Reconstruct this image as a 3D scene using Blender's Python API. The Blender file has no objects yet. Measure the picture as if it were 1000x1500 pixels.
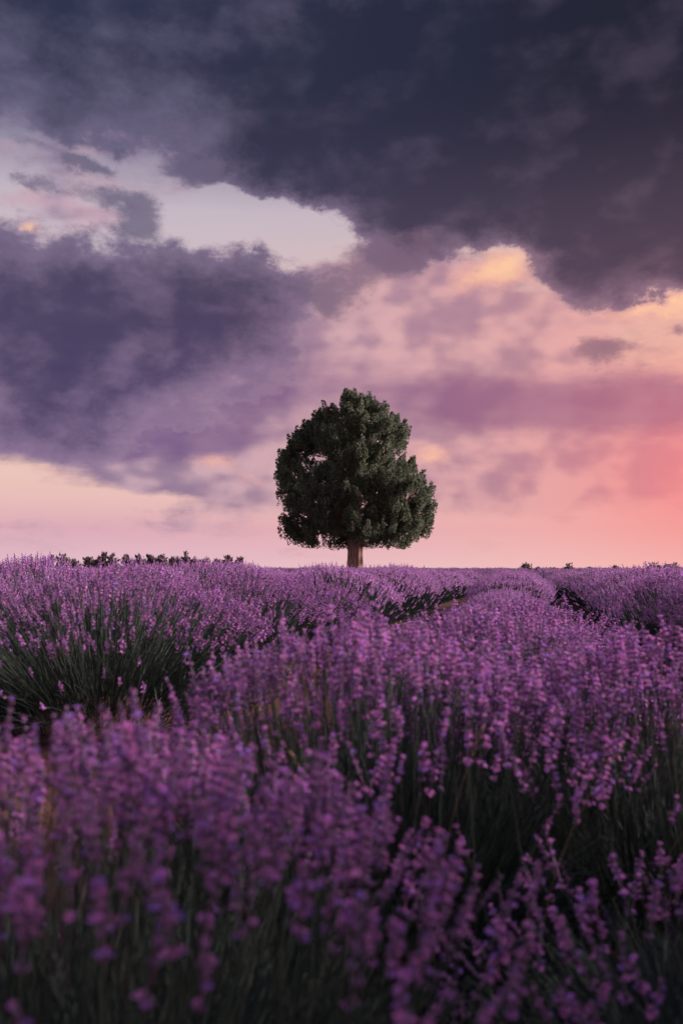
import bpy, bmesh, math, random
import numpy as np
from mathutils import Vector, Matrix, Euler

scene = bpy.context.scene
col = scene.collection
rnd = random.Random(7)

# ---------------------------------------------------------------- camera
CAM_H = 0.85
cam_data = bpy.data.cameras.new('camera')
cam = bpy.data.objects.new('camera', cam_data); col.objects.link(cam)
cam.location = (0, 0, CAM_H)
cam.rotation_euler = (math.radians(90 + 3.52), 0, 0)
cam_data.sensor_fit = 'VERTICAL'; cam_data.sensor_height = 36.0; cam_data.lens = 32.0
cam_data.clip_start = 0.05; cam_data.clip_end = 6000
cam_data.dof.use_dof = True; cam_data.dof.focus_distance = 10.0; cam_data.dof.aperture_fstop = 3.8
scene.camera = cam

# ---------------------------------------------------------------- sun, low on the right, softened by cloud
SUN_AZ, SUN_EL = 74.0, 21.0            # degrees clockwise from the view direction (+Y), above the horizon
sun_data = bpy.data.lights.new('sun', 'SUN'); sun = bpy.data.objects.new('sun', sun_data); col.objects.link(sun)
sun_data.energy = 5.0; sun_data.angle = math.radians(9); sun_data.color = (1.0, .77, .80)
sun.rotation_euler = (math.radians(90 - SUN_EL), 0, math.radians(180 - SUN_AZ))

vs = scene.view_settings
vs.view_transform = 'Standard'; vs.look = 'None'; vs.exposure = 1.08; vs.gamma = 1.0; vs.use_curve_mapping = False
scene.display_settings.display_device = 'sRGB'
scene.cycles.max_bounces = 4; scene.cycles.diffuse_bounces = 3; scene.cycles.transparent_max_bounces = 4
scene.cycles.use_adaptive_sampling = True; scene.cycles.adaptive_threshold = 0.02

TREE = (0.46, 32.0)                     # where the lone tree stands
# cloud forms: azimuth, elevation, half-widths (degrees), weight
DARK = [(-18.40, 8.63, 5.06, 2.02, 0.30), (-20.01, 11.74, 4.60, 2.37, 0.20), (-15.93, 25.42, 8.94, 3.02, 0.34), (-2.21, 27.73, 8.77, 3.57, 0.35), (-15.15, 27.62, 7.81, 3.11, 0.22), (5.27, 23.23, 5.66, 1.90, 0.40), (-4.37, 17.78, 3.47, 2.01, 0.25), (-0.88, 23.70, 4.40, 1.14, 0.25), (-8.60, 8.99, 3.81, 1.26, 0.15), (20.43, 29.27, 12.76, 7.50, 1.10), (8.80, 28.87, 12.80, 5.20, 0.75), (15.07, 23.34, 8.98, 5.50, 0.75), (19.42, 19.91, 5.85, 4.10, 0.70), (2.65, 25.91, 8.32, 3.48, 0.60), (-3.53, 25.34, 4.83, 2.59, 0.50), (16.19, 17.75, 2.82, 2.13, 0.50), (20.52, 17.14, 2.69, 2.28, 0.40), (-7.53, 32.00, 9.55, 2.30, 0.45), (-20.02, 28.67, 4.70, 3.97, 0.50), (-15.22, 30.98, 7.02, 1.96, 0.40), (-18.54, 15.79, 7.43, 4.27, 0.85), (-11.63, 15.89, 7.91, 3.61, 0.65), (-18.44, 10.65, 7.78, 4.01, 0.60), (-6.08, 15.30, 3.88, 3.27, 0.50), (-10.73, 11.43, 6.27, 2.90, 0.40), (8.72, 21.55, 3.86, 1.73, 0.25), (4.37, 19.18, 3.70, 2.18, 0.62), (3.07, 21.37, 2.63, 1.17, 0.40), (-3.94, 20.76, 4.36, 2.35, -0.70), (0.00, 18.63, 2.63, 2.40, -0.50), (11.23, 17.51, 3.78, 1.98, -0.60), (8.70, 19.22, 2.57, 1.57, -0.35), (-11.71, 22.13, 2.53, 1.51, -0.35), (-17.07, 21.65, 3.61, 1.11, -0.30), (19.29, 14.16, 3.49, 1.57, -0.60), (-17.11, 23.49, 3.22, 1.45, -0.25), (-8.73, 21.94, 2.58, 1.53, -0.40)]
MID = [(4.37, 18.18, 3.04, 2.41, 0.35), (-0.87, 16.61, 2.62, 1.63, 0.20), (2.62, 16.18, 4.78, 2.45, 0.35), (-0.87, 13.31, 3.91, 2.50, 0.30), (6.06, 11.57, 5.14, 1.68, 0.30), (-6.46, 8.18, 6.38, 2.54, 0.50), (-7.29, 4.98, 5.08, 1.62, 0.95), (-13.56, 5.93, 4.48, 1.04, 0.50), (-3.45, 6.09, 3.01, 2.14, 0.50), (0.87, 9.09, 5.18, 2.55, 0.50), (-2.17, 11.62, 6.48, 3.78, 0.70), (4.35, 14.93, 6.47, 3.29, 0.75), (8.63, 12.33, 7.19, 2.49, 0.60), (15.98, 5.86, 6.76, 2.06, 0.80), (8.57, 6.03, 4.63, 2.12, 0.75), (13.68, 14.56, 5.34, 2.41, 0.35), (-10.92, 26.25, 9.31, 3.95, 0.50), (-17.86, 21.20, 4.77, 2.60, 0.35), (-19.12, 5.76, 3.47, 0.81, -0.20), (6.03, 7.34, 1.50, 0.94, -0.60), (-7.30, 6.05, 2.97, 0.85, -0.35), (-4.38, 20.56, 6.09, 2.74, -0.50), (-12.72, 4.27, 8.15, 0.67, -0.50), (16.90, 12.75, 4.38, 1.60, -0.25), (-14.72, 2.57, 11.93, 1.66, 0.20)]
BANK = [(-9.05, 11.49, 6.75, 2.50, 0.55), (-13.62, 10.08, 5.72, 2.06, 0.40), (-3.04, 13.29, 3.47, 2.50, 0.35), (2.60, 11.62, 5.19, 2.10, 0.35), (14.43, 10.04, 9.29, 1.72, 0.95), (7.76, 10.27, 5.10, 1.68, 0.50), (19.96, 9.35, 4.59, 2.00, 0.50), (-18.38, 7.82, 5.83, 1.82, 1.00), (-11.94, 8.06, 5.78, 1.50, 0.90), (-7.31, 7.75, 3.82, 0.93, 0.40), (-3.46, 9.92, 5.17, 1.69, 0.25)]
FIRE = [(8.68, 17.63, 2.56, 1.60, 0.25), (-2.62, 15.36, 0.61, 0.58, 0.50), (-3.06, 18.20, 0.87, 0.80, 0.30), (20.86, 15.19, 1.52, 0.77, 0.60), (10.61, 18.53, 2.54, 1.58, 0.90), (8.25, 16.85, 2.57, 1.21, 0.45), (18.14, 15.24, 3.15, 0.78, 0.85), (19.27, 13.38, 2.72, 1.57, 0.45), (3.70, 14.53, 1.65, 1.45, 0.50), (6.03, 7.26, 1.62, 0.85, 0.90), (-8.15, 6.46, 2.54, 0.68, 0.80), (-5.59, 5.43, 1.92, 0.51, 0.60), (-12.14, 7.43, 0.83, 0.33, 0.60), (-18.34, 5.79, 3.50, 0.73, 0.55), (-12.72, 4.90, 6.54, 0.59, 0.50), (-19.11, 20.05, 0.78, 0.34, 1.10), (-0.43, 12.26, 0.96, 0.50, 0.55), (11.10, 7.16, 0.58, 0.34, 0.40), (10.66, 4.94, 0.67, 0.42, 0.35), (13.33, 18.36, 1.24, 1.17, 0.30)]
SCRAP = [(4.37, 18.58, 2.61, 1.36, 0.50), (0.00, 15.79, 1.74, 1.07, 0.40), (-2.18, 16.39, 1.31, 0.82, 0.40), (6.12, 20.31, 2.17, 0.78, 0.40), (-17.04, 20.16, 2.41, 0.53, 0.40), (-12.53, 20.55, 1.51, 1.61, 0.85), (-14.22, 22.12, 2.48, 0.67, 0.55), (-15.89, 23.62, 1.96, 0.51, 0.85), (-13.85, 24.74, 0.58, 0.65, 0.80), (-9.61, 23.96, 1.97, 0.82, 0.95), (-19.66, 22.09, 2.54, 0.65, 0.80), (-19.91, 24.04, 2.15, 0.46, 0.60), (-19.88, 23.15, 1.95, 0.36, 0.40), (16.10, 13.00, 2.41, 1.08, 0.85), (-17.57, 26.29, 2.01, 0.63, 0.50), (-7.89, 24.62, 1.73, 0.59, 0.40), (20.44, 13.87, 0.69, 0.62, 0.70), (1.31, 17.42, 2.62, 1.62, 0.60), (-0.87, 17.01, 1.57, 1.22, 0.35), (2.41, 19.41, 1.97, 0.95, 0.50), (-7.28, 3.92, 3.81, 0.43, 0.15)]
# ---------------------------------------------------------------- node-expression helper
class V:
    """a socket with arithmetic: every operator adds one Math / Vector Math node"""
    nt = None
    def __init__(self, s): self.s = s
    @staticmethod
    def put(inp, v):
        if isinstance(v, V): V.nt.links.new(v.s, inp)
        else: inp.default_value = v
    @staticmethod
    def m(op, *a):
        n = V.nt.nodes.new('ShaderNodeMath'); n.operation = op
        for i, v in enumerate(a): V.put(n.inputs[i], v)
        return V(n.outputs[0])
    @staticmethod
    def vm(op, *a, out=0):
        n = V.nt.nodes.new('ShaderNodeVectorMath'); n.operation = op
        for i, v in enumerate(a): V.put(n.inputs[i], v)
        return V(n.outputs[out])
    def __add__(s, o): return V.m('ADD', s, o)
    def __radd__(s, o): return V.m('ADD', o, s)
    def __sub__(s, o): return V.m('SUBTRACT', s, o)
    def __rsub__(s, o): return V.m('SUBTRACT', o, s)
    def __mul__(s, o): return V.m('MULTIPLY', s, o)
    def __rmul__(s, o): return V.m('MULTIPLY', o, s)
    def __truediv__(s, o): return V.m('DIVIDE', s, o)

def smooth(v, a, b, lo=0.0, hi=1.0):
    n = V.nt.nodes.new('ShaderNodeMapRange'); n.interpolation_type = 'SMOOTHSTEP'
    V.put(n.inputs[0], v)
    for i, x in ((1, a), (2, b), (3, lo), (4, hi)): V.put(n.inputs[i], x)
    return V(n.outputs[0])

def noise(vec, scale, detail=4.0, rough=0.55, color=False, lac=2.0, dist=0.0):
    n = V.nt.nodes.new('ShaderNodeTexNoise')
    V.put(n.inputs['Vector'], vec)
    n.inputs['Scale'].default_value = scale; n.inputs['Detail'].default_value = detail
    n.inputs['Roughness'].default_value = rough; n.inputs['Lacunarity'].default_value = lac
    n.inputs['Distortion'].default_value = dist
    return V(n.outputs['Color' if color else 'Fac'])

def lin(r, g, b):
    return tuple((c / 255 / 12.92) if c / 255 <= .04045 else ((c / 255 + .055) / 1.055) ** 2.4 for c in (r, g, b)) + (1.0,)

def mix(f, a, b):
    n = V.nt.nodes.new('ShaderNodeMix'); n.data_type = 'RGBA'
    V.put(n.inputs[0], f); V.put(n.inputs[6], a); V.put(n.inputs[7], b)
    return V(n.outputs[2])

def ramp(v, stops, interp='LINEAR'):
    n = V.nt.nodes.new('ShaderNodeValToRGB'); V.put(n.inputs[0], v)
    cr = n.color_ramp; cr.interpolation = interp
    while len(cr.elements) < len(stops): cr.elements.new(0.5)
    for e, (p, c) in zip(cr.elements, stops): e.position = p; e.color = c
    return V(n.outputs[0])

# ---------------------------------------------------------------- world: evening sky, storm deck breaking up toward the horizon
def build_world():
    w = bpy.data.worlds.new('World'); scene.world = w; w.use_nodes = True
    nt = w.node_tree; nt.nodes.clear(); V.nt = nt
    co = V(nt.nodes.new('ShaderNodeTexCoord').outputs['Generated'])
    d = V.vm('NORMALIZE', co)
    sx = nt.nodes.new('ShaderNodeSeparateXYZ'); nt.links.new(d.s, sx.inputs[0])
    x, y, z = (V(sx.outputs[i]) for i in range(3))
    az = V.m('ARCTAN2', x, y) * 57.2958
    el = V.m('ARCSINE', z) * 57.2958
    cmb = nt.nodes.new('ShaderNodeCombineXYZ'); V.put(cmb.inputs[0], az); V.put(cmb.inputs[1], el)
    P = V(cmb.outputs[0])
    # direction in degrees, squashed so that cloud forms lie flat: seamless all round
    D3 = V.vm('MULTIPLY', d, (57.3, 57.3, 57.3 * 1.55))

    wl = V.vm('SUBTRACT', noise(D3, 0.085, 2, .55, True), (.5, .5, .5))        # broad billows
    ws = V.vm('SUBTRACT', noise(D3, 0.33, 6, .64, True), (.5, .5, .5))         # ragged edges
    W1 = V.vm('ADD', P, V.vm('ADD', V.vm('MULTIPLY', wl, (6.0, 5.0, 0)), V.vm('MULTIPLY', ws, (4.2, 3.6, 0))))
    W2 = V.vm('ADD', P, V.vm('ADD', V.vm('MULTIPLY', wl, (3.0, 1.6, 0)), V.vm('MULTIPLY', ws, (1.6, 1.0, 0))))
    W3 = V.vm('ADD', P, V.vm('ADD', V.vm('MULTIPLY', wl, (2.5, 2.2, 0)), V.vm('MULTIPLY', ws, (3.0, 2.6, 0))))

    def blobs(Pv, L):
        acc = None
        for (a, e, ra, re, wgt) in L:
            q = V.vm('MULTIPLY_ADD', Pv, (1 / ra, 1 / re, 0), (-a / ra, -e / re, 0))
            g = V.m('POWER', 0.4066, V.vm('DOT_PRODUCT', q, q, out=1))
            acc = V.m('MULTIPLY_ADD', g, wgt, 0.0 if acc is None else acc)
        return acc

    fine = noise(D3, 0.22, 7, .66)
    big = noise(D3, 0.05, 2, .55)
    fib = noise(V.vm('MULTIPLY', D3, (0.6, 0.6, 1.7)), 0.30, 4, .6)
    # light comes from the right: compare the cloud's relief with itself a little way toward the sun
    lit = noise(V.vm('ADD', D3, (1.3, 0.0, -0.9)), 0.13, 3, .56)
    shd = noise(D3, 0.13, 3, .56)
    relief = smooth(shd - lit, -.13, .13)

    bil = V.m('ABSOLUTE', noise(D3, 0.16, 5, .58) - .5) * 4.0                  # billowed relief: creases between rounded heads
    # generic cloud cover all round the sky, continuing what the frame shows: a deck overhead, breaks below
    side = smooth(V.m('ABSOLUTE', az), 24.0, 40.0)
    G = smooth(el, 24.0, 36.0) * smooth(el, 56.0, 40.0) * smooth(V.m('ABSOLUTE', az), 90.0, 45.0) * .62 + V.m('MAXIMUM', side, smooth(el, 38.0, 50.0)) * smooth(el, 3.0, 9.0) * (smooth(big, .46, .64) * .95)

    # ---- clear air behind the clouds
    skyn = nt.nodes.new('ShaderNodeTexSky'); skyn.sky_type = 'NISHITA'; skyn.sun_disc = False
    skyn.sun_elevation = math.radians(SUN_EL); skyn.sun_rotation = math.radians(SUN_AZ)
    skyn.air_density = 1.0; skyn.dust_density = 2.5; skyn.ozone_density = 1.5
    nish = V.vm('SCALE', V(skyn.outputs[0])); nish.s.node.inputs['Scale'].default_value = 0.055
    e01 = el / 40.0
    warm = smooth(az, -18.0, 26.0)
    cl = ramp(e01, [(0.0, lin(236, 196, 210)), (.06, lin(228, 176, 190)), (.11, lin(240, 196, 190)), (.17, lin(245, 205, 190)),
                    (.30, lin(228, 200, 200)), (.45, lin(214, 196, 204)), (.54, lin(204, 190, 202)), (.63, lin(138, 130, 156)), (.72, lin(104, 104, 132)), (.84, lin(92, 96, 126)), (1.0, lin(150, 158, 198))])
    cr = ramp(e01, [(0.0, lin(252, 196, 190)), (.06, lin(248, 180, 174)), (.11, lin(246, 176, 170)), (.17, lin(244, 168, 165)),
                    (.30, lin(246, 184, 160)), (.45, lin(238, 190, 172)), (.54, lin(208, 186, 192)), (.63, lin(140, 128, 150)), (.72, lin(106, 102, 130)), (.84, lin(92, 94, 124)), (1.0, lin(150, 156, 196))])
    clear = mix(warm, cl, cr)
    clear = mix(.12, clear, nish)
    # sunset glow spreading round the sun's side of the horizon
    glow = V.m('EXPONENT', V.vm('DOT_PRODUCT', *(2 * [V.vm('MULTIPLY', V.vm('SUBTRACT', P, (25.0, 5.5, 0)), (1 / 9.5, 1 / 5.5, 0))]), out=1) * -1.0)

    # ---- middle layer: thin mauve stratus
    m = blobs(W2, MID) + (fib - .5) * 1.0 + (fine - .5) * .5 + (bil - .5) * -.35 + smooth(el, 3.0, 7.0) * smooth(el, 24.0, 13.0) * .30
    ma = smooth(m, .22, .80)
    mcol = mix(warm, lin(136, 114, 146), lin(186, 134, 148))
    mcol = mix(smooth(relief * .6 + fine * .8, .35, 1.0) * .8, mcol, mix(warm, lin(206, 172, 184), lin(242, 176, 166)))
    c = mix(ma * .93, clear, mcol)
    c = mix(glow * .85, c, lin(244, 132, 134))

    # ---- rose-violet bank low on the right and the purple base on the left
    b = blobs(W2, BANK) + (fib - .5) * .6 + (fine - .5) * .5
    ba = smooth(b, .22, 1.0)
    bcol = mix(warm, lin(112, 88, 132), lin(166, 108, 132))
    bcol = mix(glow * .55, bcol, lin(222, 112, 126))
    bcol = mix(relief * .35, bcol, mix(warm, lin(160, 132, 162), lin(200, 140, 152)))
    c = mix(ba * .9, c, bcol)

    # ---- main dark clouds
    k = blobs(W1, DARK) + G + (fine - .5) * .95 + (bil - .5) * -.30
    ka = smooth(k, .33, .70)
    thick = smooth(k, .42, 1.42)
    hi = smooth(el, 8.0, 30.0)
    thin_c = mix(hi, mix(warm, lin(140, 116, 148), lin(164, 122, 140)), mix(warm, lin(104, 100, 128), lin(98, 84, 106)))
    thick_c = mix(hi, mix(warm, lin(72, 62, 98), lin(96, 74, 98)), mix(warm, lin(44, 48, 72), lin(30, 31, 45)))
    kcol = mix(thick, thin_c, thick_c)
    kcol = mix(smooth(relief * .35 + fine * .5 + bil * .45, .45, 1.15) * (.62 - hi * .30), kcol, thin_c)
    c = mix(ka * .97, c, kcol)
    rim = smooth(ka, .02, .35) * smooth(ka, .95, .40) * smooth(el, 30.0, 20.0)
    c = mix(rim * .08, c, mix(warm, lin(206, 182, 190), lin(240, 190, 170)))
    # bright fringes where the sun catches the breaks
    f = blobs(W3, FIRE) + (fine - .5) * 1.0
    fa = smooth(f, .40, 1.35) * (1.0 - ka * .85)
    c = mix(fa * .95, c, mix(smooth(f, .7, 1.3), lin(246, 178, 158), lin(255, 204, 160)))
    # torn scraps in front
    s = blobs(W3, SCRAP) + (fine - .5) * 1.5
    sa = smooth(s, .34, .86)
    c = mix(sa * .82, c, mix(warm, lin(96, 92, 120), lin(150, 108, 124)))
    # below the horizon: dim ground haze colour, only seen by bounced light
    c = mix(smooth(el, -1.0, -4.0), c, lin(60, 45, 60))

    bg = nt.nodes.new('ShaderNodeBackground'); nt.links.new(c.s, bg.inputs[0])
    bg.inputs[1].default_value = 0.49
    out = nt.nodes.new('ShaderNodeOutputWorld'); nt.links.new(bg.outputs[0], out.inputs[0])
    w.cycles.sampling_method = 'MANUAL'; w.cycles.sample_map_resolution = 512

build_world()

# ---------------------------------------------------------------- materials
def material(name, base, rough=.8, var=0.0, transl=0.0, hue=None, island=True, spec=.15):
    """plain procedural surface; var = brightness spread between pieces, hue = second colour some pieces take"""
    m = bpy.data.materials.new(name); m.use_nodes = True
    nt = m.node_tree; V.nt = nt
    p = nt.nodes['Principled BSDF']; out = nt.nodes['Material Output']
    p.inputs['Roughness'].default_value = rough
    p.inputs['Specular IOR Level'].default_value = spec
    geo = nt.nodes.new('ShaderNodeNewGeometry'); oi = nt.nodes.new('ShaderNodeObjectInfo')
    r = V(geo.outputs['Random Per Island'])
    r = V.m('FRACT', r * 7.13 + V(oi.outputs['Random']) * 3.7)
    c = base + (1.0,)
    if hue: c = mix(smooth(V.m('FRACT', r * 5.7), .45, .95), base + (1.0,), hue + (1.0,))
    if var:
        hv = nt.nodes.new('ShaderNodeHueSaturation'); V.put(hv.inputs['Color'], c)
        V.put(hv.inputs['Value'], r * (2 * var) + (1 - var)); c = V(hv.outputs[0])
    V.put(p.inputs['Base Color'], c)
    if transl:
        t = nt.nodes.new('ShaderNodeBsdfTranslucent'); V.put(t.inputs[0], c)
        mx = nt.nodes.new('ShaderNodeMixShader'); mx.inputs[0].default_value = transl
        nt.links.new(p.outputs[0], mx.inputs[1]); nt.links.new(t.outputs[0], mx.inputs[2]); nt.links.new(mx.outputs[0], out.inputs[0])
    return m

M_PETAL = material('lavender_petal', (.68, .26, .61), .7, .34, .35, hue=(.42, .22, .72))
M_CALYX = material('lavender_calyx', (.31, .180, .315), .8, .40, .22, hue=(.22, .170, .290))
M_STEM = material('lavender_stem', (.038, .062, .046), .75, .40, .05, hue=(.080, .098, .075))
M_LEAF = material('lavender_leaf', (.050, .066, .058), .75, .35, .10)
M_BLOOM = material('lavender_bloom_far', (.33, .185, .345), .8, .35, .35, hue=(.27, .175, .345))

def ground_material():
    m = bpy.data.materials.new('field_soil'); m.use_nodes = True
    nt = m.node_tree; V.nt = nt; p = nt.nodes['Principled BSDF']
    co = V(nt.nodes.new('ShaderNodeTexCoord').outputs['Object'])
    sp = nt.nodes.new('ShaderNodeSeparateXYZ'); nt.links.new(co.s, sp.inputs[0])
    y = V(sp.outputs[1])
    n1 = noise(co, 1.3, 6, .6); n2 = noise(co, 14.0, 5, .65)
    soil = mix(smooth(n1 + n2 * .5, .5, .95), (.055, .027, .021, 1), (.105, .054, .040, 1))
    grass = mix(noise(co, .06, 5, .6), (.10, .085, .035, 1), (.17, .14, .06, 1))
    V.put(p.inputs['Base Color'], mix(smooth(y, 120.0, 135.0), soil, grass))
    p.inputs['Roughness'].default_value = .95; p.inputs['Specular IOR Level'].default_value = .1
    b = nt.nodes.new('ShaderNodeBump'); b.inputs['Strength'].default_value = .8; b.inputs['Distance'].default_value = .03
    V.put(b.inputs['Height'], n2 + n1); nt.links.new(b.outputs[0], p.inputs['Normal'])
    return m

# ---------------------------------------------------------------- mesh helpers
def mesh_np(name, verts, faces, mats, fmat=None, smooth_shade=False):
    """verts (N,3); faces list of equal-width int arrays; fmat material index per face"""
    me = bpy.data.meshes.new(name)
    faces = [f for f in faces if len(f)]
    me.vertices.add(len(verts)); me.vertices.foreach_set('co', np.asarray(verts, np.float32).ravel())
    nl = sum(f.size for f in faces); nf = sum(len(f) for f in faces)
    me.loops.add(nl); me.polygons.add(nf)
    me.loops.foreach_set('vertex_index', np.concatenate([f.ravel() for f in faces]).astype(np.int32))
    tot = np.concatenate([np.full(len(f), f.shape[1], np.int32) for f in faces])
    st = np.concatenate([[0], np.cumsum(tot)[:-1]]).astype(np.int32)
    me.polygons.foreach_set('loop_start', st)
    for m in mats: me.materials.append(m)
    if fmat is not None: me.polygons.foreach_set('material_index', np.asarray(fmat, np.int32))
    me.polygons.foreach_set('use_smooth', np.full(nf, smooth_shade))
    me.update(calc_edges=True)
    return me

def add(name, mesh, parent=None, loc=None, kind=None):
    o = bpy.data.objects.new(name, mesh); col.objects.link(o)
    if parent: o.parent = parent
    if loc is not None: o.location = loc
    if kind: o['kind'] = kind
    return o

def tag(o, label, cat, group=None):
    o['label'] = label; o['category'] = cat
    if group: o['group'] = group
    return o

class Tpl:
    """a small template mesh: verts, quads/tris with material indices"""
    def __init__(s): s.v = []; s.t = []; s.m = []
    def tri(s, a, b, c, m=0):
        i = len(s.v); s.v += [a, b, c]; s.t.append((i, i + 1, i + 2)); s.m.append(m)
    def done(s):
        s.v = np.array(s.v, float); s.t = np.array(s.t, int); s.m = np.array(s.m, int); return s

def spindle(T, base, tip, rad, sides, m, r):
    """closed little calyx / bud from base to tip, welded"""
    base = Vector(base); tip = Vector(tip); ax = (tip - base)
    u = ax.orthogonal().normalized(); w = ax.normalized().cross(u)
    mid = base + ax * .55; i0 = len(T.v)
    T.v.append(tuple(base)); T.v.append(tuple(tip))
    a0 = r.random() * 6.28
    for k in range(sides):
        a = a0 + 6.283 * k / sides
        T.v.append(tuple(mid + (u * math.cos(a) + w * math.sin(a)) * rad))
    for k in range(sides):
        a, b = i0 + 2 + k, i0 + 2 + (k + 1) % sides
        T.t.append((i0, b, a)); T.m.append(m); T.t.append((i0 + 1, a, b)); T.m.append(m)

def flower_head(r, L, whorls, per, petals, sides=3, wide=1.0):
    """lavender spike along +Z: whorls of calyces (slot 0) with open corollas (slot 1)"""
    T = Tpl()
    zs = [L * (k / max(1, whorls - 1)) ** .92 for k in range(whorls)]
    if whorls > 4: zs[0] -= L * .22                                   # the lowest whorl sits apart
    spindle(T, (0, 0, -L * .3), (0, 0, L + .004), .0016, 4, 0, r)                # the axis the whorls sit on
    for k, z in enumerate(zs):
        f = 1 - .55 * (k / max(1, whorls - 1)) ** 2
        n = max(3, round(per * (.55 + .45 * f)))
        for j in range(n):
            a = 6.283 * (j + r.random() * .6) / n + k * .9
            out = .0065 * f * wide * r.uniform(.8, 1.25); up = .0075 * r.uniform(.7, 1.3)
            b = (math.cos(a) * .0012, math.sin(a) * .0012, z)
            t = (math.cos(a) * out, math.sin(a) * out, z + up)
            spindle(T, b, t, .0019 * wide * r.uniform(.85, 1.2), sides, 0, r)
            if r.random() < petals:
                c = Vector(t); d = (c - Vector(b)).normalized()
                u = d.orthogonal().normalized(); w = d.cross(u); s = .0048 * r.uniform(.7, 1.25) * wide
                i0 = len(T.v); T.v.append(tuple(c - d * .001))
                npet = 5; a0 = r.random() * 6.28
                for q in range(npet):
                    aa = a0 + 6.283 * q / npet
                    for da, rr in ((-.42, .8), (0, 1.15), (.42, .8)):
                        e = u * math.cos(aa + da) + w * math.sin(aa + da)
                        T.v.append(tuple(c + e * s * rr + d * s * (.35 + .25 * r.random())))
                for q in range(npet):
                    i = i0 + 1 + q * 3
                    T.t += [(i0, i, i + 1), (i0, i + 1, i + 2)]; T.m += [1, 1]
    return T.done()

def simple_head(r, L, n, size):
    """coarser spike for bushes farther off: n leaf-like scales round an axis"""
    T = Tpl()
    for k in range(n):
        z = L * (k + .3) / n; a = k * 2.4 + r.random()
        f = 1 - .5 * (k / n) ** 2
        c, s = math.cos(a), math.sin(a)
        o = size * f
        m = 1 if r.random() < .45 else 0
        T.tri((c * .15 * o - s * o * .75, s * .15 * o + c * o * .75, z), (c * .15 * o + s * o * .75, s * .15 * o - c * o * .75, z + .1 * o), (c * o * 1.1, s * o * 1.1, z + o * 1.25), m)
    return T.done()

def frames(dirs, rng):
    """rotation matrices taking +Z to dirs with a random spin; (n,3,3)"""
    d = dirs / np.linalg.norm(dirs, axis=1, keepdims=True)
    h = np.where(np.abs(d[:, 2:3]) < .9, np.array([[0, 0, 1.]]), np.array([[1., 0, 0]]))
    u = np.cross(h, d); u /= np.linalg.norm(u, axis=1, keepdims=True)
    w = np.cross(d, u); a = rng.uniform(0, 2 * np.pi, (len(d), 1))
    u2 = u * np.cos(a) + w * np.sin(a); w2 = np.cross(d, u2)
    return np.stack([u2, w2, d], axis=2)

def scatter(T, R, pos, scale):
    """many copies of a template merged: returns verts, tris, mat index"""
    n, m = len(pos), len(T.v)
    v = np.einsum('nij,mj->nmi', R, T.v) * scale[:, None, None] + pos[:, None, :]
    t = T.t[None] + (np.arange(n) * m)[:, None, None]
    return v.reshape(-1, 3), t.reshape(-1, 3), np.tile(T.m, n)

def merge(parts):
    vs_, ts, ms, o = [], [], [], 0
    for v, t, m in parts:
        vs_.append(v); ts.append(t + o); ms.append(m); o += len(v)
    return np.concatenate(vs_), np.concatenate(ts), np.concatenate(ms)

def stem_layout(rng, n, R, H, low=.0, stray=.14, up=.36):
    """base, control and tip of n stems fanning out of a lavender dome, with the tip direction"""
    ct = 1 - rng.random(n) ** 1.15 * np.where(rng.random(n) < stray, 1.0, 1.0 - low)
    th = np.arccos(np.clip(ct, -.05, 1)); ph = rng.uniform(0, 2 * np.pi, n)
    lobe = 1 + .07 * np.sin(3 * ph + rng.uniform(0, 6)) + .05 * np.sin(5 * ph + rng.uniform(0, 6))
    j = rng.normal(1, .045, n) + (rng.random(n) < .04) * rng.uniform(.02, .09, n)
    H0 = .26 * H
    tip = np.stack([R * lobe * np.sin(th) * np.cos(ph) * j, R * lobe * np.sin(th) * np.sin(ph) * j, H0 + (H - H0) * np.cos(th) * j], 1)
    base = np.stack([tip[:, 0] * up, tip[:, 1] * up, np.full(n, .03)], 1) + rng.normal(0, .02, (n, 3)) * [1, 1, 0]
    ctl = base + (tip - base) * [.55, .55, 0] + np.stack([np.zeros(n), np.zeros(n), tip[:, 2] * .60], 1) + rng.normal(0, .030, (n, 3))
    return base, ctl, tip

def stem_tubes(base, ctl, tip, rng, rad, segs, sides, t0=0.0):
    """tapered tubes (sides>=3) or flat blades (sides=2) along the quadratic curves"""
    n = len(base); rings = []
    d = tip - base; d /= np.linalg.norm(d, axis=1, keepdims=True)
    F = frames(d, rng); u, w = F[:, :, 0], F[:, :, 1]
    for s in range(segs + 1):
        t = t0 + (1 - t0) * s / segs
        c = (1 - t) ** 2 * base + 2 * t * (1 - t) * ctl + t * t * tip
        rr = rad * (1.25 - .5 * t)
        for k in range(sides):
            a = 2 * np.pi * k / sides
            rings.append(c + (u * math.cos(a) + w * math.sin(a)) * rr)
    v = np.stack(rings, 1); m = v.shape[1]; q = []
    for s in range(segs):
        for k in range(sides if sides > 2 else 1):
            k2 = (k + 1) % sides
            a, b, c2, d2 = s * sides + k, s * sides + k2, (s + 1) * sides + k2, (s + 1) * sides + k
            q += [(a, b, c2), (a, c2, d2)]
    t = np.array(q)[None] + (np.arange(n) * m)[:, None, None]
    return v.reshape(-1, 3), t.reshape(-1, 3), np.zeros(n * len(q), int)

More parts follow.
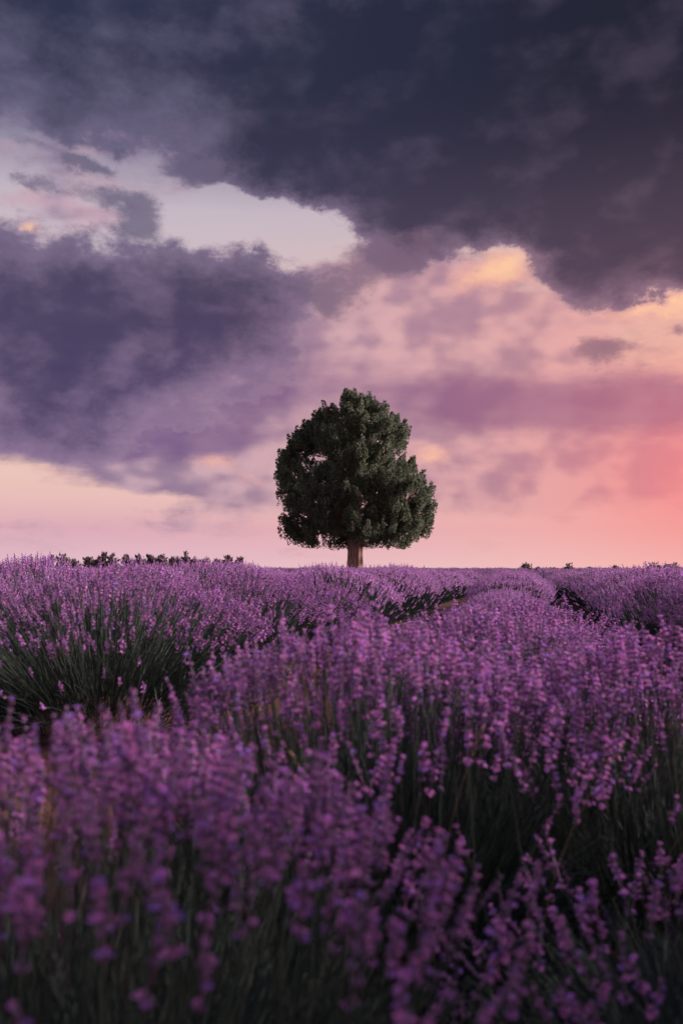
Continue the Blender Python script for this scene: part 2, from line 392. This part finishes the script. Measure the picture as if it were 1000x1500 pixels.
def leaf_tris(rng, n, R, H, ln, wd):
    """narrow grey-green leaves filling the lower dome"""
    th = np.arccos(1 - rng.random(n)); ph = rng.uniform(0, 2 * np.pi, n); f = rng.uniform(.25, .92, n) ** .7
    p = np.stack([R * .86 * np.sin(th) * np.cos(ph) * f, R * .86 * np.sin(th) * np.sin(ph) * f, .02 + H * .66 * np.cos(th) * f], 1)
    d = p / np.linalg.norm(p, axis=1, keepdims=True) * .7 + np.array([0, 0, .8]) + rng.normal(0, .35, (n, 3))
    T = Tpl(); T.v = [(-.5 * wd, 0, 0), (.5 * wd, 0, 0), (.42 * wd, .1 * wd, ln * .6), (-.42 * wd, .1 * wd, ln * .6), (0, .5 * wd, ln)]
    T.t = [(0, 1, 2), (0, 2, 3), (3, 2, 4)]; T.m = [0, 0, 0]; T.done()
    return scatter(T, frames(d, rng), p, rng.uniform(.7, 1.3, n))

HEADS_FINE = [flower_head(rnd, rnd.uniform(.040, .068), rnd.choice((5, 6, 7, 8)), rnd.choice((6, 7, 8)), rnd.choice((.12, .25, .35, .45)), 4, rnd.uniform(.82, 1.0)) for _ in range(12)]
HEADS_MED = [flower_head(rnd, rnd.uniform(.038, .062), 6, 5, rnd.choice((.2, .3, .45)), 3, .98) for _ in range(6)]
HEADS_LOW = [simple_head(rnd, .058, 14, .0088) for _ in range(4)]
HEADS_TINY = [simple_head(rnd, .060, 5, .0145) for _ in range(3)]

def side_shoots(rng, n, R, H, rad, seg, sides):
    """flowerless green shoots round the flank, shorter than the flower stems"""
    th = np.arccos(rng.uniform(.0, .75, n)); ph = rng.uniform(0, 2 * np.pi, n); f = rng.uniform(.72, 1.0, n)
    tip = np.stack([R * np.sin(th) * np.cos(ph) * f, R * np.sin(th) * np.sin(ph) * f, .10 + (H - .12) * np.cos(th) * f], 1)
    base = tip * [.5, .5, 0] + [0, 0, .02]
    ctl = base + (tip - base) * [.45, .45, 0] + np.stack([0 * ph, 0 * ph, tip[:, 2] * .62], 1) + rng.normal(0, .04, (n, 3))
    return stem_tubes(base, ctl, tip, rng, rad, seg, sides, .2)

def heads_on(rng, pool, ctl, tip, smin=.65, smax=1.2):
    d = tip - ctl; d = d / np.linalg.norm(d, axis=1, keepdims=True) + np.array([0, 0, .6])
    F = frames(d, rng); which = rng.integers(0, len(pool), len(tip)); out = []
    sc = rng.uniform(smin, smax, len(tip))
    for i, T in enumerate(pool):
        k = which == i
        if k.any(): out.append(scatter(T, F[k], tip[k], sc[k]))
    return merge(out)

def bush_meshes(seed, n, R, H, pool, seg, sides, srad, nleaf, lw=.0055, low=.34):
    rng = np.random.default_rng(seed)
    b, c, t = stem_layout(rng, n, R, H, low)
    fl = heads_on(rng, pool, c, t); st = merge([stem_tubes(b, c, t, rng, srad, seg, sides, .15), side_shoots(rng, n // 2, R, H, srad * 1.2, seg, sides)]); lf = leaf_tris(rng, nleaf, R, H, .055, lw)
    return (mesh_np('bloom', fl[0], [fl[1]], [M_CALYX, M_PETAL], fl[2]),
            mesh_np('stem_mass', st[0], [st[1]], [M_STEM], None), mesh_np('foliage', lf[0], [lf[1]], [M_LEAF], None))

# ---------------------------------------------------------------- the ground: a shallow swale along the middle row, level farther off
SLOPE = 0.20
def sstep(a, b, x):
    t = np.clip((x - a) / (b - a), 0, 1); return t * t * (3 - 2 * t)
def ground_z(x, y):
    u = np.abs(np.asarray(x, float) - SLOPE * np.asarray(y, float) + .1)
    return .16 * sstep(.8, 2.3, u) * (1 - .85 * sstep(9, 28, np.asarray(y, float))) + .012 * np.sin(x * 2.1 + y * .7) * np.cos(y * 1.7)

def build_ground():
    xs = np.concatenate([[-3000, -800, -200, -80], np.arange(-40, 40.1, .5), [80, 200, 800, 3000]])
    ys = np.concatenate([[-3000, -500, -60, -20], np.arange(-8, 40.1, .5), np.arange(45, 141, 5), [200, 500, 1500, 4500]])
    X, Y = np.meshgrid(xs, ys); Z = ground_z(np.clip(X, -60, 60), Y) * (np.abs(X) < 60)
    v = np.stack([X, Y, Z], 2).reshape(-1, 3); nx, ny = len(xs), len(ys)
    i = (np.arange(ny - 1)[:, None] * nx + np.arange(nx - 1)[None]).ravel()
    o = add('ground', mesh_np('ground', v, [np.stack([i, i + 1, i + nx + 1, i + nx], 1)], [ground_material()], None, True))
    o['kind'] = 'structure'
build_ground()

# ---------------------------------------------------------------- close bushes: every large flower stem is its own part
STEMS = []
def stem_pair(i):
    r = np.random.default_rng(100 + i); b = np.zeros((1, 3)); t = np.array([[0.0, 0, .30]]); c = np.array([[.0, 0, .15]]) + r.normal(0, .006, (1, 3))
    v, q, _ = stem_tubes(b, c, t, r, .0011, 4, 4)
    T = HEADS_FINE[i]
    return (mesh_np('flower_stem', v, [q], [M_STEM]), mesh_np('flower_head', T.v, [T.t], [M_CALYX, M_PETAL], T.m))
for i in range(len(HEADS_FINE)): STEMS.append(stem_pair(i))

def seen_distance(p):
    """distance to the camera for points the photograph can show, else a large number"""
    v = p - np.array(cam.location); a = math.radians(3.52)
    f = v[:, 1] * math.cos(a) + v[:, 2] * math.sin(a); h = v[:, 2] * math.cos(a) - v[:, 1] * math.sin(a)
    ok = (f > .12) & (np.abs(v[:, 0]) < .40 * f) & (np.abs(h) < .60 * f)
    return np.where(ok, np.linalg.norm(v, axis=1), 99)

def close_bush(name, loc, R, H, n, seed, nind, label, group=None, pool=HEADS_MED, low=.46, stray=.05, bare=None):
    rng = np.random.default_rng(seed)
    root = bpy.data.objects.new(name, None); col.objects.link(root)
    z = float(ground_z(loc[0], loc[1])) - .01; root.location = (loc[0], loc[1], z)
    tag(root, label, 'lavender bush', group)
    b, c, t = stem_layout(rng, n, R, H, low, stray, .62)
    if bare is not None:                                             # the shaded side carries few blooms
        ok = (t[:, 1] > bare) | (rng.random(n) < .22); b, c, t = b[ok], c[ok], t[ok]; n = len(t)
    d = seen_distance(t + np.array([loc[0], loc[1], z]))
    order = np.argsort(d); ind = order[:nind]; ind = ind[d[ind] < 50]
    rest = np.setdiff1d(np.arange(n), ind)
    fl = heads_on(rng, pool, c[rest], t[rest]); st = merge([stem_tubes(b[rest], c[rest], t[rest], rng, .0011, 4, 3, .1), side_shoots(rng, 1500, R, H, .0014, 4, 3)])
    lf = leaf_tris(rng, 2600, R, H, .05, .0042)
    add('bloom', mesh_np('bloom', fl[0], [fl[1]], [M_CALYX, M_PETAL], fl[2]), root, kind='stuff')
    add('stem_mass', mesh_np('stem_mass', st[0], [st[1]], [M_STEM]), root, kind='stuff')
    add('foliage', mesh_np('foliage', lf[0], [lf[1]], [M_LEAF]), root, kind='stuff')
    # lower halves of the separate stems stay in the tangle; their upper 30 cm are parts of their own
    k = 0
    for i in ind:
        dr = (t[i] - c[i]); dr = dr / np.linalg.norm(dr) + np.array([0, 0, .35]) + rng.normal(0, .07, 3); dr /= np.linalg.norm(dr)
        q = Vector(dr).to_track_quat('Z', 'Y'); s = float(rng.uniform(.72, 1.15))
        sm, hm = STEMS[k % len(STEMS)]; k += 1
        o = bpy.data.objects.new('flower_stem', sm); col.objects.link(o); o.parent = root
        o.rotation_mode = 'QUATERNION'; o.rotation_quaternion = q; o.scale = (s, s, s)
        o.location = Vector(t[i]) - Vector(dr) * .30 * s
        h = bpy.data.objects.new('flower_head', hm); col.objects.link(h); h.parent = o
        h.location = (0, 0, .298); h.rotation_euler = (rng.normal(0, .08), rng.normal(0, .08), rng.uniform(0, 6.28))
    return root

close_bush('lavender_bush', (-.31, 1.07), .60, .595, 680, 11, 300, 'big out of focus lavender bush at the very end of the middle row', low=.5, stray=.06, bare=-.26)
close_bush('lavender_bush', (.06, 2.0), .57, .69, 860, 12, 300, 'bright pink violet lavender bush just behind the blurred end bush', bare=-.34)
close_bush('lavender_bush', (.74, 2.15), .56, .635, 700, 13, 260, 'lavender bush with dark stemmy front on the path side of the middle row', bare=-.30)
close_bush('lavender_bush', (.44, 2.80), .54, .67, 720, 14, 200, 'rounded lavender bush on the crest of the middle row behind the brightest bush')

close_bush('lavender_bush', (.56, 1.38), .44, .38, 170, 15, 60, 'low shaded lavender bush with few blooms below the dark stemmy front', low=.1)

# ---------------------------------------------------------------- bushes along the rows
LB = [bush_meshes(30 + i, 780, .55, .68, HEADS_MED[:3] if i < 2 else HEADS_LOW, 4, 3, .0012, 2200, .0055) for i in range(4)]
LC = [bush_meshes(40 + i, 620, .56, .67, HEADS_LOW, 2, 2, .0026, 900, .009) for i in range(4)]
LD = [bush_meshes(50 + i, 420, .57, .66, HEADS_TINY, 1, 2, .004, 320, .018) for i in range(3)]

ROWS = [(-.14, 'mid')] + [(-2.08 - 1.95 * i, 'l%d' % i) for i in range(40)] + [(1.50 + 1.95 * i, 'r%d' % i) for i in range(26)]
LABELS = {
 'mid': ('lavender bush in the low middle row, farther along past the bright bushes', 'bushes of the middle lavender row'),
 'l0': ('tall lavender bush in the row with the dark stemmy side, across the wide soil path', 'bushes of the row across the wide path'),
 'r0': ('lavender bush in the row beyond the narrow path beside the middle row', 'bushes of the row across the narrow path')}
spots, far = [], []
for c0, tagname in ROWS:
    y = 3.65 if tagname == 'mid' else 2.6
    r = random.Random(hash(round(c0 * 100)) & 0xffff)
    y += r.random() * .4
    while y < 125:
        x = SLOPE * y + c0 + r.uniform(-.10, .10) + .12 * math.sin(y * .35 + c0)
        sc = r.uniform(.88, 1.12); wide = 1.04 if y < 9 else 1.2
        if tagname == 'mid' and y < 14: sc *= .86 if y < 5.5 else .74; wide = 1.3
        if tagname == 'l0' and y < 9: sc *= 1.0; wide = 1.42
        skip = tagname == 'l0' and y < 5.6 or math.hypot(x + 1.12, y - 4.3) < 1.15      # the broad mound stands here
        if not skip and abs(x) < .40 * y + 2.2 and math.hypot(x - TREE[0], y - TREE[1]) > .75:
            inside = abs(x) < .375 * y + .5
            spots.append((y, x, sc, r.uniform(0, 6.28), r.randrange(12), tagname, inside, wide))
        y += .88 * r.uniform(.82, 1.2) * (1.0 if y < 40 else 1.25) * (1.35 if wide > 1.3 else 1.0)
spots.sort()
count = 0
nth = {}
ORD = ['first', 'second', 'third', 'fourth', 'fifth', 'sixth', 'seventh', 'eighth']
NEAR = {'mid': ' lavender bush of the low middle row past the rounded crest bush',
        'l0': ' lavender bush along the tall dark-sided row, counted from the broad mound',
        'r0': ' lavender bush along the row beyond the narrow path, counted from the blurred end bush'}
for (y, x, sc, rz, pick, tagname, inside, wide) in spots:
    if not (inside and count < 285) and not (y < 9):
        far.append((y, x, sc, rz)); continue
    count += 1
    ms = LB[pick % 4] if y < 8.5 else (LC[pick % 4] if y < 18 else LD[pick % 3])
    if y < 4.6: ms = LB[pick % 2]
    root = bpy.data.objects.new('lavender_bush', None); col.objects.link(root)
    root.location = (x, y, float(ground_z(x, y)) - .01); root.rotation_euler = (0, 0, rz); root.scale = (sc * wide, sc * wide, sc)
    lab = LABELS.get(tagname)
    nth[tagname] = nth.get(tagname, 0) + (1 if inside else 0)
    if math.hypot(x - TREE[0], y - TREE[1]) < 1.7:
        lab = ('lavender bush growing right beside the trunk of the lone tree', 'bushes round the lone tree')
    elif lab and inside and nth[tagname] <= 8:
        lab = (ORD[nth[tagname] - 1] + NEAR[tagname], lab[1])
    elif lab is None and int(tagname[1:]) <= 3:
        lab = ('lavender bush in the %s row behind the %s' % (ORD[int(tagname[1:]) - 1], 'tall row with the dark stemmy side' if tagname[0] == 'l' else 'row beyond the narrow path'),
               'bushes of the rows behind the tall row' if tagname[0] == 'l' else 'bushes of the rows past the narrow path')
    if lab is None:
        lab = ('lavender bush in the farther rows, more than three rows behind the tall row', 'bushes of the rows behind the tall row') if tagname[0] == 'l' else \
              ('lavender bush in the farther rows, more than three past the narrow path row', 'bushes of the rows past the narrow path')
    tag(root, lab[0], 'lavender bush', lab[1])
    add('bloom', ms[0], root, kind='stuff'); add('stem_mass', ms[1], root, kind='stuff'); add('foliage', ms[2], root, kind='stuff')

# the broad mound that heads the tall row
bm = bush_meshes(77, 1350, .92, .665, HEADS_MED, 4, 3, .0012, 5200, .005, .44)
mound = bpy.data.objects.new('lavender_bush', None); col.objects.link(mound)
mound.location = (-1.12, 4.30, float(ground_z(-1.12, 4.30)) - .01)
tag(mound, 'broad rounded lavender mound with large dark stemmy side heading the tall row', 'lavender bush', 'bushes of the row across the wide path')
for nm, me in zip(('bloom', 'stem_mass', 'foliage'), bm): add(nm, me, mound, kind='stuff')

# the rest of the field out to its far edge, past counting: one mass of small tufts
def far_field():
    rng = np.random.default_rng(5); P, D, S = [], [], []
    for (y, x, sc, rz) in far:
        n = 130 if y < 40 else (60 if y < 65 else 30)
        b, c, t = stem_layout(rng, n, .60 * sc, .68 * sc)
        P.append(t + [x, y, float(ground_z(x, y))]); d = t - c; D.append(d / np.linalg.norm(d, axis=1, keepdims=True) + [0, 0, .3])
        S.append(np.full(n, 1.0 if y < 40 else (1.5 if y < 65 else 2.1)) * rng.uniform(.8, 1.2, n))
    P, D, S = np.concatenate(P), np.concatenate(D), np.concatenate(S)
    T = Tpl()
    for a in (0, 2.1, 4.2):
        c, s = math.cos(a), math.sin(a)
        T.tri((-s * .018, c * .018, -.02), (s * .018, -c * .018, 0), (c * .012, s * .012, .075))
    T.done()
    v, t, m = scatter(T, frames(D, rng), P, S)
    # green bodies under the blooms
    G = Tpl()
    k = 9
    ring = [(.5 * math.cos(6.283 * i / k), .5 * math.sin(6.283 * i / k), .0) for i in range(k)]; r2 = [(.42 * math.cos(6.283 * i / k), .42 * math.sin(6.283 * i / k), .38) for i in range(k)]
    G.v = ring + r2 + [(0, 0, .55)]
    for i in range(k):
        j = (i + 1) % k; G.t += [(i, j, k + j), (i, k + j, k + i), (k + i, k + j, 2 * k)]; G.m += [1, 1, 1]
    G.done()
    fp = np.array([(x, y, float(ground_z(x, y))) for (y, x, sc, rz) in far]); up = np.tile([[0, 0, 1.]], (len(fp), 1))
    g = scatter(G, frames(up, rng), fp, np.array([f[2] for f in far]))
    v, t, m = merge([(v, t, m), g])
    o = add('lavender_field', mesh_np('lavender_field', v, [t], [M_BLOOM, M_LEAF], m), kind='stuff')
    tag(o, 'distant purple lavender rows merging into one mass toward the horizon', 'lavender field')
far_field()

# ---------------------------------------------------------------- the lone tree: short fluted trunk, limbs, dense egg-shaped evergreen crown
M_NEEDLE = material('tree_leaf', (.115, .150, .100), .7, .45, .35, hue=(.15, .17, .10))
M_DRY = material('tree_leaf_dry', (.085, .050, .030), .8, .3)
def bark_material():
    m = bpy.data.materials.new('tree_bark'); m.use_nodes = True
    nt = m.node_tree; V.nt = nt; p = nt.nodes['Principled BSDF']
    co = V(nt.nodes.new('ShaderNodeTexCoord').outputs['Object'])
    q = V.vm('MULTIPLY', co, (9, 9, 1.1)); n1 = noise(q, 2.0, 6, .65); n2 = noise(co, 3.0, 4, .6)
    V.put(p.inputs['Base Color'], mix(smooth(n1, .35, .65), (.20, .13, .10, 1), mix(n2, (.48, .32, .26, 1), (.40, .30, .27, 1))))
    p.inputs['Roughness'].default_value = .95; p.inputs['Specular IOR Level'].default_value = .1
    b = nt.nodes.new('ShaderNodeBump'); b.inputs['Strength'].default_value = .9; b.inputs['Distance'].default_value = .04
    V.put(b.inputs['Height'], n1); nt.links.new(b.outputs[0], p.inputs['Normal'])
    return m
M_BARK = bark_material()

def limb_mesh(name, pts, radii, sides=10, flute=0.0):
    v, q = [], []
    for i, (p, r0) in enumerate(zip(pts, radii)):
        p = Vector(p); d = (Vector(pts[min(i + 1, len(pts) - 1)]) - Vector(pts[max(i - 1, 0)])).normalized()
        u = Vector((1, 0, 0)); u = (u - d * u.dot(d)).normalized(); w = d.cross(u)
        for k in range(sides):
            a = 6.2832 * k / sides
            rr = r0 * (1 + flute * (math.sin(5 * a + .8) * .5 + math.sin(8 * a + 2 + i * .15) * .4 + math.sin(3 * a + 1) * .35))
            v.append(p + (u * math.cos(a) + w * math.sin(a)) * rr)
    n = len(pts)
    for i in range(n - 1):
        for k in range(sides):
            k2 = (k + 1) % sides
            q.append((i * sides + k, i * sides + k2, (i + 1) * sides + k2, (i + 1) * sides + k))
    return mesh_np(name, np.array([tuple(x) for x in v]), [np.array(q)], [M_BARK], None, True)

# crown outline: height above the base (m) -> half-width (m)
PROF_H = [.78, .92, 1.16, 1.60, 2.35, 3.10, 3.80, 4.30, 4.75, 5.25, 5.75, 6.05, 6.25, 6.42]
PROF_R = [.80, 1.80, 2.36, 2.58, 2.76, 2.74, 2.54, 2.36, 2.22, 1.98, 1.48, .98, .50, .06]

def leaf_cluster(T_rng, n, size, up):
    """one tuft: small pointed sprays spread over an upright cone, denser outside"""
    a = T_rng.uniform(0, 2 * np.pi, n); h = T_rng.random(n) ** .8
    rad = (1 - h ** 1.6 * .9) * np.sqrt(T_rng.uniform(.15, 1, n)) * .46
    p = np.stack([rad * np.cos(a), rad * np.sin(a), h * up - .35], 1) * size
    d = np.stack([np.cos(a) * .8, np.sin(a) * .8, np.full(n, .75)], 1) + T_rng.normal(0, .45, (n, 3))
    return p, d

def build_tree(loc):
    rng = np.random.default_rng(21); r = random.Random(4)
    z0 = float(ground_z(*loc)) + .66
    root = bpy.data.objects.new('evergreen_tree', None); col.objects.link(root); root.location = (loc[0], loc[1], z0); root.scale = (.955, .955, .955)
    tag(root, 'lone dark green tree with dense egg-shaped crown and short pale trunk in lavender', 'tree')
    pts = [(0, 0, -.75), (0, 0, -.4), (0, 0, .12), (.0, 0, .45), (.01, 0, .8), (.02, .0, 1.15), (.03, .02, 1.6), (.04, .02, 2.4), (.03, 0, 3.4), (.02, 0, 4.6), (.02, 0, 5.7)]
    add('trunk', limb_mesh('trunk', pts, [.40, .34, .29, .265, .255, .27, .24, .18, .13, .08, .03], 36, .16), root)
    for i in range(14):
        a = i * 2.4 + r.uniform(-.3, .3); z = .95 + i * .24; L = r.uniform(1.3, 1.9) * (1 - .035 * i)
        q = [(.02 + math.cos(a) * L * t, math.sin(a) * L * t, z + L * (.35 * t + .55 * t * t) * (.55 + .05 * i)) for t in (0, .2, .45, .7, 1)]
        add('limb', limb_mesh('limb', q, [.10, .085, .06, .04, .015], 8), root)
    # tufts gather into boughs: bough centres over the outline, tufts round them, leaves round each tuft
    P, D, S, K = [], [], [], []
    nb = 0
    while nb < 322:
        h = r.uniform(.95, 6.25) if nb < 296 else r.uniform(1.15, 3.0); R = np.interp(h, PROF_H, PROF_R)
        if r.random() > (R / 2.75) + .12: continue
        a = r.uniform(0, 6.283)
        f = r.uniform(.66, .97) if r.random() < .78 else r.uniform(.08, .62)
        lob = 1 + .05 * math.sin(3 * a + h * 1.3) + .04 * math.sin(5 * a - h * 2.1)
        c = np.array([math.cos(a) * R * f * lob, math.sin(a) * R * f * lob, h])
        if nb >= 318: c = np.array([(-2.35, -.3, 1.42), (-2.05, -.5, 1.15), (-1.6, -.5, 1.05), (-2.2, .3, 1.2)][nb - 318])
        elif nb >= 296: c = np.array([r.uniform(-1.1, 1.1), -R * r.uniform(.25, .8), h])      # fill round the fork
        # open notch on the sun side and thin places in the skirt
        if c[0] > 1.5 and abs(c[2] - 4.25) < .22: continue
        nb += 1
        nt_ = r.randint(6, 9); bs = r.uniform(.28, .46) * (.8 if h > 5.3 else 1)
        for j in range(nt_):
            o = rng.normal(0, 1, 3) * np.array([.75, .75, .6]) * bs * .62
            p = c + o; hh = p[2]
            Rm = np.interp(np.clip(hh, .62, 6.4), PROF_H, PROF_R) * lob
            rr = math.hypot(p[0], p[1])
            if rr > Rm * 1.02: p[:2] *= Rm * 1.0 / rr
            if p[2] > 6.2: p[2] = 6.2
            if p[2] < .92: p[2] = .92 + r.random() * .15
            s = r.uniform(.22, .40); n = int(120 * s / .31)
            lp, ld = leaf_cluster(rng, n, s, r.uniform(1.1, 1.7))
            out = np.array([p[0], p[1], 0]) / (rr + .3)
            tilt = out * .45
            lp[:, :2] += lp[:, 2:3] * tilt[:2]
            P.append(lp + p); D.append(ld + out * .4); S.append(np.full(n, 1.0) * rng.uniform(.75, 1.3, n)); K.append(np.full(n, 1 if r.random() < .015 else 0))
    # leading shoot at the top
    for (dx, dz) in ((.02, 6.34), (.02, 6.1), (-.12, 5.95), (.45, 5.85), (.85, 5.6), (-.65, 5.62), (-1.1, 5.3), (.25, 5.95), (-.4, 5.85), (1.35, 5.3)):
        n = 150; lp, ld = leaf_cluster(rng, n, .30, 1.75)
        P.append(lp * np.array([.8, .8, 1.0]) + [dx, rng.normal(0, .15), dz]); D.append(ld); S.append(np.full(n, .9)); K.append(np.zeros(n))
    P, D, S, K = np.concatenate(P), np.concatenate(D), np.concatenate(S), np.concatenate(K).astype(int)
    T = Tpl()
    T.v = [(0, 0, 0), (.021, .004, .030), (0, .012, .078), (-.021, .004, .030)]; T.t = [(0, 1, 2), (0, 2, 3)]; T.m = [0, 0]; T.done()
    v, t, m = scatter(T, frames(D, rng), P, S)
    m = np.repeat(K, 2)
    add('crown', mesh_np('crown', v, [t], [M_NEEDLE, M_DRY], m), root, kind='stuff')
    return root
lone = build_tree(TREE)
# smaller copy of the tree, added out of view sunward to shade the foreground
small = lone.copy(); col.objects.link(small)
small.location = (5.8, 1.32, .05 + .72 * .62); small.scale = (.62, .62, .62); small.rotation_euler = (0, 0, 2.2)
tag(small, 'unseen smaller evergreen tree added to shade the blurred end bush', 'tree')
for ch in list(lone.children):
    cc = ch.copy(); col.objects.link(cc); cc.parent = small

# ---------------------------------------------------------------- shrubs along the far edge of the field and a weed at the trunk
M_SHRUB = material('shrub_leaf', (.12, .10, .10), .8, .35, .2, hue=(.17, .11, .14))
def shrub(name, x, y, w, h, seed, label, cat, group=None, mat=None):
    rng = np.random.default_rng(seed); z = float(ground_z(x, y)) if abs(x) < 60 else 0.0
    root = bpy.data.objects.new(name, None); col.objects.link(root); root.location = (x, y, z - .02)
    tag(root, label, cat, group)
    P, D = [], []; n = 26
    ls = h * .16
    for k in range(7):
        a = rng.uniform(0, 6.28); rr = rng.uniform(.0, .33) * w; top = h * rng.uniform(.72, 1.0) * (1 - .5 * rr / (.5 * w))
        th = rng.uniform(.25, .42) * w
        for q in range(n * 2):
            t = rng.random(); f = rng.normal(0, .38) * th * (1 - .55 * t); g = rng.normal(0, .38) * th * (1 - .55 * t)
            P.append((math.cos(a) * rr + f, math.sin(a) * rr + g, top * (.12 + .86 * t)))
            D.append((f * 2 / w, g * 2 / w, .9))
    P, D = np.array(P), np.array(D) + rng.normal(0, .35, (len(P), 3))
    T = Tpl(); T.v = [(0, 0, -.2 * ls), (.30 * ls, .05 * ls, .4 * ls), (0, .1 * ls, ls), (-.30 * ls, .05 * ls, .4 * ls)]; T.t = [(0, 1, 2), (0, 2, 3)]; T.m = [0, 0]; T.done()
    v, t, m = scatter(T, frames(D, rng), P, rng.uniform(.7, 1.3, len(P)))
    add('foliage', mesh_np('foliage', v, [t], [mat or M_SHRUB]), root, kind='stuff')
    q = [(0, 0, -.02), (.01, 0, h * .3), (.02 * w, 0, h * .62)]
    add('stem', limb_mesh('stem', q, [.05 * w, .04 * w, .015 * w], 6), root)

rs = random.Random(9)
# azimuth as metres sideways per metre ahead, height above the ground, on a line 72-100 m off
LEFT = [(-.318, 1.25), (-.306, 1.45), (-.292, 1.15), (-.276, 1.35), (-.262, 1.7), (-.250, 1.5), (-.236, 1.3), (-.222, 1.55), (-.208, 1.6), (-.197, 1.35), (-.184, 1.5), (-.172, 1.55), (-.160, 1.25), (-.148, 1.2), (-.136, 1.15), (-.124, 1.25), (-.112, 1.1)]
RIGHT = [(.203, 1.3), (.216, 1.1), (.231, 1.15), (.249, 1.2), (.272, 1.0), (.300, 1.15), (.343, 1.35), (.356, 1.2), (.367, 1.25)]
for i, (k, h) in enumerate(LEFT):
    y = rs.uniform(74, 96); shrub('distant_shrub', k * y, y, rs.uniform(1.3, 2.1), h * y / 85 + .8, 300 + i, 'small dark shrub on the skyline behind the tall row with the dark side', 'shrub', 'skyline shrubs behind the tall row')
for i, (k, h) in enumerate(RIGHT):
    y = rs.uniform(66, 84); shrub('distant_shrub', k * y, y, rs.uniform(1.2, 2.0), h, 400 + i, 'low reddish shrub on the skyline past the narrow path rows', 'shrub', 'skyline shrubs past the narrow path')
shrub('weed', TREE[0] + .62, TREE[1] + .1, .75, .86, 500, 'green weed growing at the foot of the lone tree trunk', 'weed', None, M_NEEDLE)

# ---------------------------------------------------------------- dry grass stalks standing out of the near bushes
M_STRAW = material('dry_straw', (.42, .32, .17), .8, .2, .2)
def stalk(x, y, z, lean, h, seed, label):
    rng = np.random.default_rng(seed)
    root = bpy.data.objects.new('grass_stalk', None); col.objects.link(root); root.location = (x, y, float(ground_z(x, y)))
    tag(root, label, 'grass stalk', 'dry grass stalks among the lavender')
    b = np.zeros((1, 3)); t = np.array([[lean, rng.uniform(-.05, .05), h]]); c = np.array([[lean * -.3, rng.uniform(-.05, .05), h * .62]])
    v, q, _ = stem_tubes(b, c, t, rng, .0006, 9, 4)
    add('stem', mesh_np('stem', v, [q], [M_STRAW]), root)
    T = Tpl()
    for k in range(9):
        a = k * 2.4; zz = k * .006
        spindle(T, (math.cos(a) * .001, math.sin(a) * .001, zz), (math.cos(a) * .004, math.sin(a) * .004, zz + .011), .0014, 3, 0, rnd)
    T.done(); v, q, m = scatter(T, frames(t - c, rng), t, np.ones(1))
    add('seed_head', mesh_np('seed_head', v, [q], [M_STRAW]), root)
LAB = 'dry straw coloured grass stalk poking out of the near lavender'
for i, (x, y, lean, h) in enumerate([(.02, 1.60, -.08, .50), (.34, 1.62, .13, .50), (.55, 1.68, .15, .48), (.16, 1.60, .06, .54), (-.16, 1.66, -.10, .52)]):
    stalk(x, y, 0, lean, h, 600 + i, LAB)
